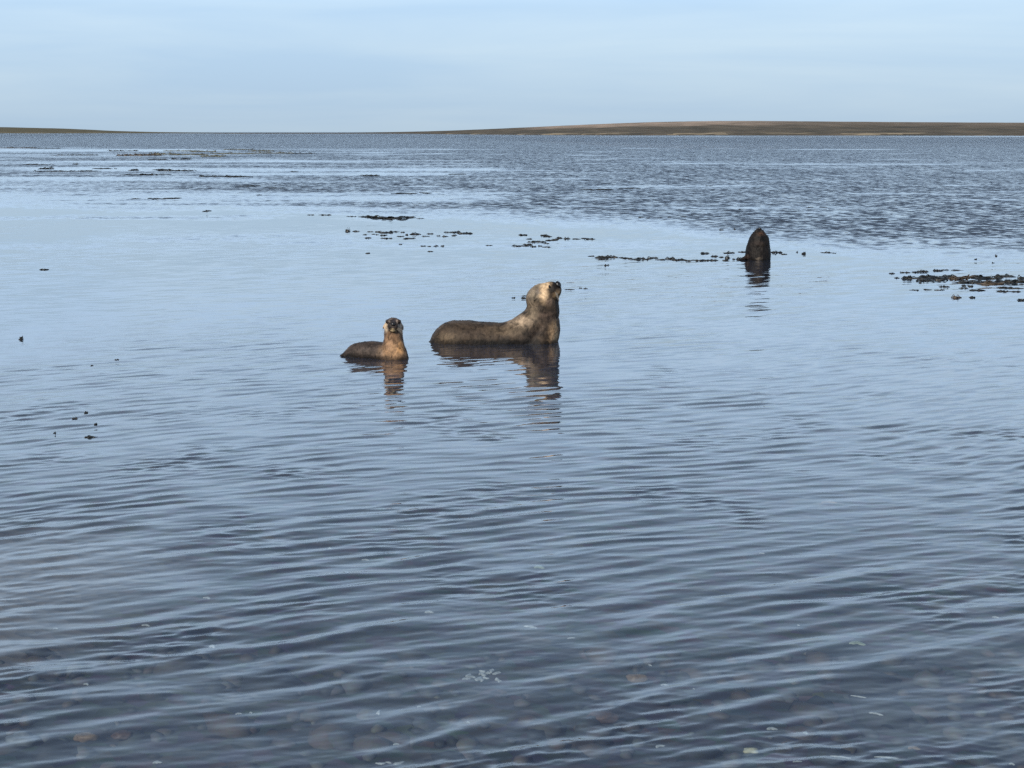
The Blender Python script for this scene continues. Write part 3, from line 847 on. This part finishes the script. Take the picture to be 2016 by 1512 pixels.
def loft(bm, st, side, nseg=28):
    """closed tube through stations (point, in-plane radius, side radius); side is the lateral direction"""
    side = Vector(side).normalized()
    pts = [Vector(s[0]) for s in st]
    # resample by Catmull-Rom so the outline stays smooth
    out = []
    N = len(pts)
    for i in range(N - 1):
        p0, p1, p2, p3 = pts[max(i - 1, 0)], pts[i], pts[i + 1], pts[min(i + 2, N - 1)]
        r0, r1, r2, r3 = [Vector((st[j][1], st[j][2])) for j in (max(i - 1, 0), i, i + 1, min(i + 2, N - 1))]
        for k in range(4):
            t = k / 4
            cr = lambda a, b, c, d: 0.5 * ((2 * b) + (c - a) * t + (2 * a - 5 * b + 4 * c - d) * t * t + (3 * b - a - 3 * c + d) * t ** 3)
            out.append((cr(p0, p1, p2, p3), cr(r0, r1, r2, r3)))
    out.append((pts[-1], Vector((st[-1][1], st[-1][2]))))
    rings = []
    for i, (p, r) in enumerate(out):
        tg = (out[min(i + 1, len(out) - 1)][0] - out[max(i - 1, 0)][0]).normalized()
        sd = (side - tg * side.dot(tg)).normalized()
        nn = tg.cross(sd).normalized()
        ring = []
        for k in range(nseg):
            a = 2 * math.pi * k / nseg
            ring.append(bm.verts.new(p + nn * math.cos(a) * max(r.x, 1e-3) + sd * math.sin(a) * max(r.y, 1e-3)))
        rings.append(ring)
    for a, b in zip(rings, rings[1:]):
        for k in range(nseg):
            bm.faces.new((a[k], a[(k + 1) % nseg], b[(k + 1) % nseg], b[k]))
    bm.faces.new(rings[0][::-1]); bm.faces.new(rings[-1])


def ball(bm, c, r, axis=None, sub=3):
    ret = bmesh.ops.create_icosphere(bm, subdivisions=sub, radius=1.0)
    q = Vector(axis).to_track_quat('Z', 'X') if axis is not None else None
    for v in ret['verts']:
        p = Vector((v.co.x * r[0], v.co.y * r[1], v.co.z * r[2]))
        if q: p = q @ p
        v.co = p + Vector(c)


def fuse(bm, voxel, smooth, name, fluff=0.0, seed=0):
    """melt the overlapping closed shapes into one continuous skin"""
    bmesh.ops.recalc_face_normals(bm, faces=bm.faces)
    me = bpy.data.meshes.new(name + '_raw'); bm.to_mesh(me); bm.free()
    o = bpy.data.objects.new(name + '_raw', me); scene.collection.objects.link(o)
    m = o.modifiers.new('r', 'REMESH'); m.mode = 'VOXEL'; m.voxel_size = voxel
    s = o.modifiers.new('s', 'SMOOTH'); s.factor = 0.5; s.iterations = smooth
    dg = bpy.context.evaluated_depsgraph_get()
    out = bpy.data.meshes.new_from_object(o.evaluated_get(dg))
    bpy.data.objects.remove(o); bpy.data.meshes.remove(me)
    out.name = name
    if fluff:
        nrm = [v.normal.copy() for v in out.vertices]
        for v, nn in zip(out.vertices, nrm):
            p = v.co
            k = mnoise.noise(Vector((p.x * 38 + seed, p.y * 38, p.z * 22))) + 0.6 * mnoise.noise(Vector((p.x * 95, p.y * 95 + seed, p.z * 60)))
            k2 = mnoise.noise(Vector((p.x * 11 + seed, p.y * 11, p.z * 9)))
            v.co = p + nn * (fluff * k + 2.2 * fluff * k2)
    for f in out.polygons: f.use_smooth = True
    return out


def coat(me, base, blobs, seed=0):
    """blend fur markings, and painted-in sunlit and shaded tones, around anatomical points"""
    n = len(me.vertices)
    co = np.empty(n * 3, np.float32); me.vertices.foreach_get('co', co); co = co.reshape(-1, 3)
    wob = np.stack([fbm(co[:, 0] * 22 + seed, co[:, 2] * 22 + co[:, 1] * 13, 5), fbm(co[:, 0] * 19 + 40, co[:, 2] * 24 - co[:, 1] * 11, 8), fbm(co[:, 0] * 25 + 80, co[:, 2] * 20 + co[:, 1] * 17, 12)], -1) * 0.018
    q = co + wob
    col = np.tile(np.array(base, float), (n, 1))
    for c, r, cc, amt in blobs:
        d = np.sqrt((((q - np.array(c)) / np.array(r)) ** 2).sum(1))
        w = (amt * (1 - sstep(0.25, 1.25, d)))[:, None]
        col = col * (1 - w) + np.array(cc) * w
    wet = sstep(0.055, 0.012, q[:, 2] + 1.2 * wob[:, 0])[:, None]      # soaked fur along the waterline
    col = col * (1 - wet * 0.62)
    at = me.attributes.new('coat', 'FLOAT_COLOR', 'POINT')
    at.data.foreach_set('color', np.concatenate([col, np.ones((n, 1))], 1).astype(np.float32).ravel())


def part(name, bm, mat, parent):
    me = bpy.data.meshes.new(name); bm.to_mesh(me); bm.free()
    for f in me.polygons: f.use_smooth = True
    return link(name, me, mat, parent)


def whiskers(parent, base_pts, dirs, mat, r=0.0011, L=0.09):
    bm = bmesh.new()
    for p, d in zip(base_pts, dirs):
        d = Vector(d).normalized(); p = Vector(p)
        st = []
        for k in range(5):
            t = k / 4
            q = p + d * L * t + Vector((0, 0, -0.02 * t * t))
            rr = r * (1 - 0.7 * t)
            st.append((q, rr, rr))
        loft(bm, st, (0.3, 0.1, 1) if abs(d.z) < .8 else (1, 0, 0), 5)
    return part('whiskers', bm, mat, parent)


def make_seals():
    fur1 = fur_material('seal_fur')
    black = simple_material('wet_nose', (0.008, 0.007, 0.007), 0.3)
    eye_m = simple_material('seal_eye', (0.006, 0.005, 0.004), 0.08)
    wh = simple_material('whisker', (0.25, 0.22, 0.18), 0.6)

    # ---- the large seal, side on, muzzle raised to the right
    Y0 = on_plane(1065, 672.5).y
    s = px_per_m(Y0)
    O = at_depth(1060, 679, Y0); O.z = 0

    def A(u, v, dy=0.0):
        p = at_depth(u, v, Y0 + dy)
        # keep the picture position while moving in depth
        return p - O

    def S(u, v, b, a, dy=0.0): return (A(u, v, dy), b / s, a / s)
    root = bpy.data.objects.new('seal', None); scene.collection.objects.link(root); root.location = O
    tag(root, 'large grey brown seal lying side on with its muzzle raised to the right', 'seal', 'seals resting in the shallows')
    bm = bmesh.new()
    loft(bm, [S(841, 677, 3, 8), S(848, 678.5, 10, 18), S(858, 677, 22.5, 26), S(871, 674.5, 33, 34), S(888, 672, 40, 40), S(910, 671, 41, 42), S(948, 672, 39.5, 42),
              S(985, 672, 37.5, 42), S(1008, 668, 37, 43), S(1030, 660, 39, 43), S(1047, 647, 37.5, 40), S(1060, 634, 36, 37), S(1067, 618, 33.5, 33), S(1069, 604, 32, 31), S(1069, 592, 30, 29)], (0, 1, 0))
    loft(bm, [S(1040, 704, 24, 24), S(1056, 697, 33, 38), S(1061, 680, 34.5, 43), S(1064, 662, 36.5, 42), S(1067, 644, 36, 38), S(1068, 626, 33, 33)], (0, 1, 0))
    ball(bm, A(1068, 591), (33 / s, 30 / s, 33.5 / s))
    loft(bm, [S(1062, 590, 27, 25), S(1074, 582, 26, 24, -0.01), S(1083, 576, 23, 20.5, -.03), S(1090, 571, 18.5, 17, -.05), S(1095, 568, 15, 14.5, -.062), S(1098.5, 566, 10.5, 11, -.072), S(1100, 565, 6, 7, -.078)], (0.25, 1, 0))
    ball(bm, A(1094, 575, -.06), (11 / s, 11 / s, 8 / s))            # chin
    ball(bm, A(1090, 566, -.075), (8 / s, 8 / s, 7.5 / s))           # whisker pad
    # ears: small rolled points low on the side of the head
    for sg in (-1, 1):
        loft(bm, [(A(1056, 586, sg * 0.118), .013, .010), (A(1052, 590, sg * 0.142), .010, .007), (A(1048, 597, sg * 0.152), .003, .003)], (1, 0, 0), 10)
    # fore flippers planted on the bottom, upper arm out of the water
    for sg in (-1, 1):
        loft(bm, [(A(1040, 658, sg * .09), .075, .06), (A(1043, 672, sg * .13), .06, .05), (A(1041, 686, sg * .18), .05, .035), (A(1034, 698, sg * .27), .06, .018), (A(1014, 712, sg * .31), .07, .012), (A(990, 722, sg * .33), .04, .008)], (0, 1, 0.2), 16)
        # hind flipper trailing under water
        loft(bm, [(A(858, 684, sg * .06), .05, .06), (A(842, 694, sg * .09), .03, .06), (A(822, 702, sg * .12), .012, .07), (A(800, 708, sg * .15), .008, .05)], (0, 1, 0), 14)
    me = fuse(bm, 0.0085, 7, 'body', 0.0022, 3)
    T = (0.33, 0.24, 0.155)
    P = lambda u, v, dy=0: tuple(A(u, v, dy))
    coat(me, (0.040, 0.028, 0.019), [
        (P(940, 628), (.70, .5, .05), (0.046, 0.036, 0.028), .8),
        (P(1005, 650, -.15), (.24, .16, .055), (0.085, 0.062, 0.040), .75),
        (P(880, 664, -.12), (.12, .2, .06), (0.10, 0.072, 0.045), .75),
        (P(930, 655, -.15), (.10, .2, .04), (0.035, 0.025, 0.019), .6),
        (P(985, 677, -.2), (.42, .26, .055), (0.012, 0.010, 0.008), .97),
        (P(1040, 676, -.15), (.14, .24, .09), (0.030, 0.026, 0.024), .95),
        (P(1030, 632, -.05), (.16, .22, .07), (0.30, 0.225, 0.155), .9),
        (P(1050, 655, -.16), (.12, .16, .05), (0.022, 0.016, 0.013), .95),
        (P(1065, 642, -.14), (.10, .14, .06), (0.060, 0.042, 0.030), .85),
        (P(1091, 657, -.1), (.07, .2, .13), (0.34, 0.225, 0.130), .9),  # sunlit right part of the chest, painted as warm tan
        (P(1102, 640, 0), (.03, .3, .2), (0.10, 0.055, 0.035), .7),  # painted shade down the right edge of the chest
        (P(1078, 622, -.14), (.09, .15, .06), (0.065, 0.045, 0.034), .85),
        (P(1048, 612, -.05), (.07, .2, .10), (0.15, 0.115, 0.078), .8),
        (P(1048, 580, -.05), (.09, .2, .10), (0.165, 0.132, 0.095), .9),
        (P(1064, 560, -.02), (.09, .12, .04), (0.24, 0.19, 0.13), .8),
        (P(1071, 580, -.13), (.055, .14, .10), (0.47, 0.335, 0.205), .85),
        (P(1076, 559, -.04), (.07, .14, .04), (0.50, 0.36, 0.22), .85),
        (P(1059, 573, -.13), (.03, .08, .035), (0.13, 0.11, 0.095), .7),
        (P(1082, 594, -.12), (.055, .14, .045), (0.15, 0.105, 0.075), .85),
        (P(1097, 578, -.07), (.05, .1, .05), (0.38, 0.26, 0.15), .85),
        (P(1105, 574, -.03), (.018, .12, .06), (0.09, 0.065, 0.04), .8),  # brownish shade painted on the right edge of the muzzle
        (P(1093.5, 563.5, -.12), (.068, .14, .078), (0.008, 0.006, 0.005), 1.0),
        (P(1097, 557, -.06), (.05, .07, .028), (0.010, 0.009, 0.008), .97),
        (P(1101, 608, 0), (.024, .3, .09), (0.03, 0.024, 0.02), .8)], 1)
    link('body', me, fur1, root)
    bm = bmesh.new(); ball(bm, A(1099, 560, -.078), (.036, .030, .024), (0.6, -.5, .6)); part('nose', bm, black, root)
    bm = bmesh.new(); ball(bm, A(1081.5, 564, -.118), (.014, .009, .014), (0.2, -1, 0.3)); part('eye', bm, eye_m, root)
    bm = bmesh.new(); ball(bm, A(1082, 561, .058), (.014, .009, .014), (0.2, 1, 0.3)); part('eye', bm, eye_m, root)
    whiskers(root, [A(1090 + i * 1.5, 568 + i * 1.3, -.11) for i in range(5)], [(0.35, -0.5, -0.7 - .1 * i) for i in range(5)], wh)

    # ---- the small seal, facing the camera, body trailing left
    Y0 = on_plane(777, 705.5).y
    s = px_per_m(Y0)
    O = at_depth(777, 709, Y0); O.z = 0
    root = bpy.data.objects.new('seal', None); scene.collection.objects.link(root); root.location = O
    tag(root, 'smallest seal, ginger chest and dark face turned to the camera', 'seal', 'seals resting in the shallows')
    bm = bmesh.new()
    loft(bm, [S(673, 700, 4, 8, .20), S(680, 701, 10, 14, .19), S(690, 700, 17, 18, .18), S(702, 697, 21.5, 22, .16), S(720, 695, 23.5, 24, .13), S(742, 696, 24, 25, .09), S(760, 699, 24, 26, .04), S(776, 703, 22, 24, 0)], (0, 1, 0))
    loft(bm, [S(775, 732, 22, 18), S(775, 718, 30, 25), S(774.5, 705, 30.5, 26), S(774.5, 692, 27, 23), S(774.5, 680, 22.5, 20), S(774.8, 668, 19.3, 18.5, 0), S(774.5, 656, 18.6, 18, 0), S(774.4, 646, 17.5, 18, 0)], (0, 1, 0))
    ball(bm, A(774.3, 643.5, .005), (18.2 / s, 21 / s, 18.5 / s))
    loft(bm, [S(774.3, 643, 14, 15, -.03), S(774.2, 642.5, 11.5, 12.5, -.07), S(774, 642, 9, 10, -.10), S(774, 641.5, 7, 8, -.118), S(774, 641, 4, 5, -.126)], (1, 0, 0))
    for sg in (-1, 1):
        ball(bm, A(774.2 + sg * 5.5, 644.5, -.105), (5.2 / s, 5 / s, 4.6 / s))
        ball(bm, A(774.3 + sg * 9.5, 632.5, -.055), (6.5 / s, 6 / s, 4 / s))          # brow
        loft(bm, [(A(774.3 + sg * 17, 640, .01), .010, .008), (A(774.3 + sg * 19.5, 644, .015), .008, .006), (A(774.3 + sg * 20, 650, .02), .003, .003)], (0, 1, 0), 10)
        loft(bm, [(A(777 + sg * 16, 708, -.02), .05, .04), (A(778 + sg * 22, 718, -.05), .05, .03), (A(779 + sg * 34, 727, -.08), .05, .015), (A(780 + sg * 48, 732, -.1), .03, .008)], (0, 1, 0), 14)
    loft(bm, [(A(690, 702, .17), .03, .05), (A(677, 699, .16), .015, .045), (A(669, 702, .14), .007, .03)], (0, 1, 0), 14)
    loft(bm, [(A(698, 706, .12), .03, .05), (A(686, 707, .08), .014, .045), (A(676, 709, .06), .006, .03)], (0, 1, 0), 14)
    ball(bm, A(774, 649.5, -.085), (7.5 / s, 7 / s, 4.5 / s))
    me = fuse(bm, 0.0052, 5, 'body', 0.0018, 9)
    coat(me, (0.046, 0.033, 0.026), [
        (P(715, 688, .1), (.22, .3, .12), (0.042, 0.032, 0.027), .8),
        (P(686, 706, .1), (.09, .2, .05), (0.008, 0.007, 0.007), .95),
        (P(725, 710, .0), (.2, .2, .04), (0.014, 0.011, 0.010), .9),
        (P(775, 692, -.08), (.14, .14, .15), (0.25, 0.148, 0.078), .97),
        (P(766, 702, -.10), (.06, .1, .05), (0.36, 0.21, 0.11), .7),
        (P(796, 706, -.04), (.045, .12, .05), (0.050, 0.032, 0.020), .9),
        (P(775, 712, -.1), (.2, .14, .03), (0.05, 0.035, 0.025), .6),
        (P(750, 696, -.02), (.05, .14, .06), (0.12, 0.085, 0.06), .7),
        (P(789, 684, -.07), (.035, .1, .06), (0.50, 0.27, 0.115), .8),
        (P(765, 682, -.07), (.03, .1, .04), (0.26, 0.16, 0.10), .6),
        (P(774, 664, -.04), (.09, .15, .075), (0.21, 0.125, 0.072), .9),
        (P(780, 655, -.08), (.04, .1, .03), (0.07, 0.042, 0.027), .85),
        (P(756, 655, 0), (.02, .16, .12), (0.085, 0.055, 0.042), .7),
        (P(793, 658, 0), (.02, .16, .12), (0.10, 0.06, 0.05), .7),  # shade away from the sun, painted on the neck's right rim
        (P(759, 642.5, -.05), (.036, .12, .055), (0.50, 0.38, 0.26), 1.0),
        (P(790, 642.5, -.05), (.036, .12, .055), (0.46, 0.33, 0.24), 1.0),
        (P(774, 627, -.02), (.085, .16, .028), (0.085, 0.062, 0.048), .85),
        (P(774.5, 634, -.07), (.030, .12, .050), (0.030, 0.024, 0.024), .97),
        (P(763, 633, -.06), (.026, .08, .026), (0.016, 0.012, 0.011), .97),
        (P(786, 633.5, -.06), (.026, .08, .026), (0.016, 0.012, 0.011), .97),
        (P(768, 633, -.07), (.008, .05, .03), (0.20, 0.16, 0.13), .7),
        (P(780.5, 633, -.07), (.008, .05, .03), (0.24, 0.19, 0.16), .7),
        (P(767, 643.5, -.12), (.024, .05, .028), (0.009, 0.007, 0.007), 1.0),
        (P(781.5, 643, -.12), (.024, .05, .028), (0.009, 0.007, 0.007), 1.0),
        (P(774, 637, -.1), (.03, .06, .03), (0.013, 0.011, 0.011), .97),
        (P(774, 649.5, -.11), (.036, .07, .020), (0.52, 0.40, 0.24), 1.0)], 6)
    link('body', me, fur1, root)
    bm = bmesh.new(); ball(bm, A(774, 638.5, -.125), (.019, .012, .014)); part('nose', bm, black, root)
    for sg in (-1, 1):
        bm = bmesh.new(); ball(bm, A(774.3 + sg * 11.5, 634, -.066), (.016, .010, .015)); part('eye', bm, eye_m, root)
    whiskers(root, [A(774 + sg * 7, 645 + i, -.115) for sg in (-1, 1) for i in range(4)], [(sg * 1.0, -0.4, -0.15 - .15 * i) for sg in (-1, 1) for i in range(4)], wh, 0.0008, 0.07)

    # ---- the dark seal farther out, throat to the camera, snout straight up
    Y0 = on_plane(1493, 511).y
    s = px_per_m(Y0)
    O = at_depth(1493, 513, Y0); O.z = 0
    root = bpy.data.objects.new('seal', None); scene.collection.objects.link(root); root.location = O
    tag(root, 'very dark seal farther out with its snout pointing straight up', 'seal', 'seals resting in the shallows')
    bm = bmesh.new()
    loft(bm, [S(1491, 545, 18, 24, .12), S(1492, 528, 24, 28, .05), S(1492.5, 513, 24.5, 27), S(1492.5, 500, 24.8, 25), S(1492.8, 490, 24, 23), S(1493.3, 480, 22.3, 20, -.01), S(1494, 471, 19.8, 17.5, -.015),
              S(1494.3, 463, 16, 14.5, -.02), S(1494.8, 456, 9.5, 10, -.02), S(1495, 451.5, 5.5, 6, -.02), S(1495.3, 449, 3, 3, -.02)], (0, 1, 0))
    ball(bm, A(1494, 480, .02), (19 / s, 20 / s, 17 / s))
    loft(bm, [S(1492, 520, 24, 26, 0.1), S(1480, 530, 26, 28, .35), S(1465, 536, 24, 27, .6), S(1450, 540, 12, 16, .85)], (0, 1, 0))
    for sg in (-1, 1):
        ball(bm, A(1495.2 + sg * 4.5, 458, -.075), (5 / s, 4 / s, 6 / s))
        loft(bm, [(A(1494 + sg * 17, 480, .0), .012, .010), (A(1494 + sg * 20.5, 484, .0), .009, .007), (A(1494 + sg * 21, 489, .0), .003, .003)], (0, 1, 0), 10)
    loft(bm, [(A(1474, 504, -.05), .05, .05), (A(1467, 508, -.09), .035, .03), (A(1459, 511, -.12), .026, .018), (A(1453, 516, -.14), .02, .01)], (0, 1, 0), 14)
    loft(bm, [(A(1508, 512, -.05), .05, .05), (A(1512, 519, -.09), .04, .03), (A(1520, 528, -.12), .03, .018)], (0, 1, 0), 14)
    me = fuse(bm, 0.0075, 5, 'body', 0.005, 15)
    coat(me, (0.0075, 0.0055, 0.0045), [
        (P(1497, 460, -.05), (.085, .2, .045), (0.050, 0.026, 0.016), .9),
        (P(1495, 452, 0), (.08, .2, .03), (0.012, 0.010, 0.010), .95),
        (P(1492, 478, -.12), (.11, .14, .05), (0.018, 0.012, 0.010), .6),
        (P(1497, 466.5, -.1), (.09, .12, .03), (0.004, 0.003, 0.003), .95),
        (P(1488, 467, -.1), (.035, .1, .02), (0.010, 0.008, 0.007), .8),
        (P(1502, 482, -.1), (.06, .14, .05), (0.018, 0.012, 0.008), .7),
        (P(1470, 506, -.08), (.06, .12, .05), (0.035, 0.020, 0.015), .8),
        (P(1493, 509, -.2), (.045, .12, .020), (0.16, 0.13, 0.10), .7),
        (P(1492, 512, -.2), (.022, .12, .035), (0.17, 0.14, 0.11), .7)], 12)
    link('body', me, fur1, root)
    bm = bmesh.new(); ball(bm, A(1495.3, 450, -.04), (.03, .03, .02)); part('nose', bm, black, root)
    for sg in (-1, 1):
        bm = bmesh.new(); ball(bm, A(1495 + sg * 10.5, 469, -.078), (.015, .010, .015)); part('eye', bm, eye_m, root)


make_water()
make_seabed()
make_hills()
make_gravel()
make_bottom_things()
make_kelp()
make_seals()
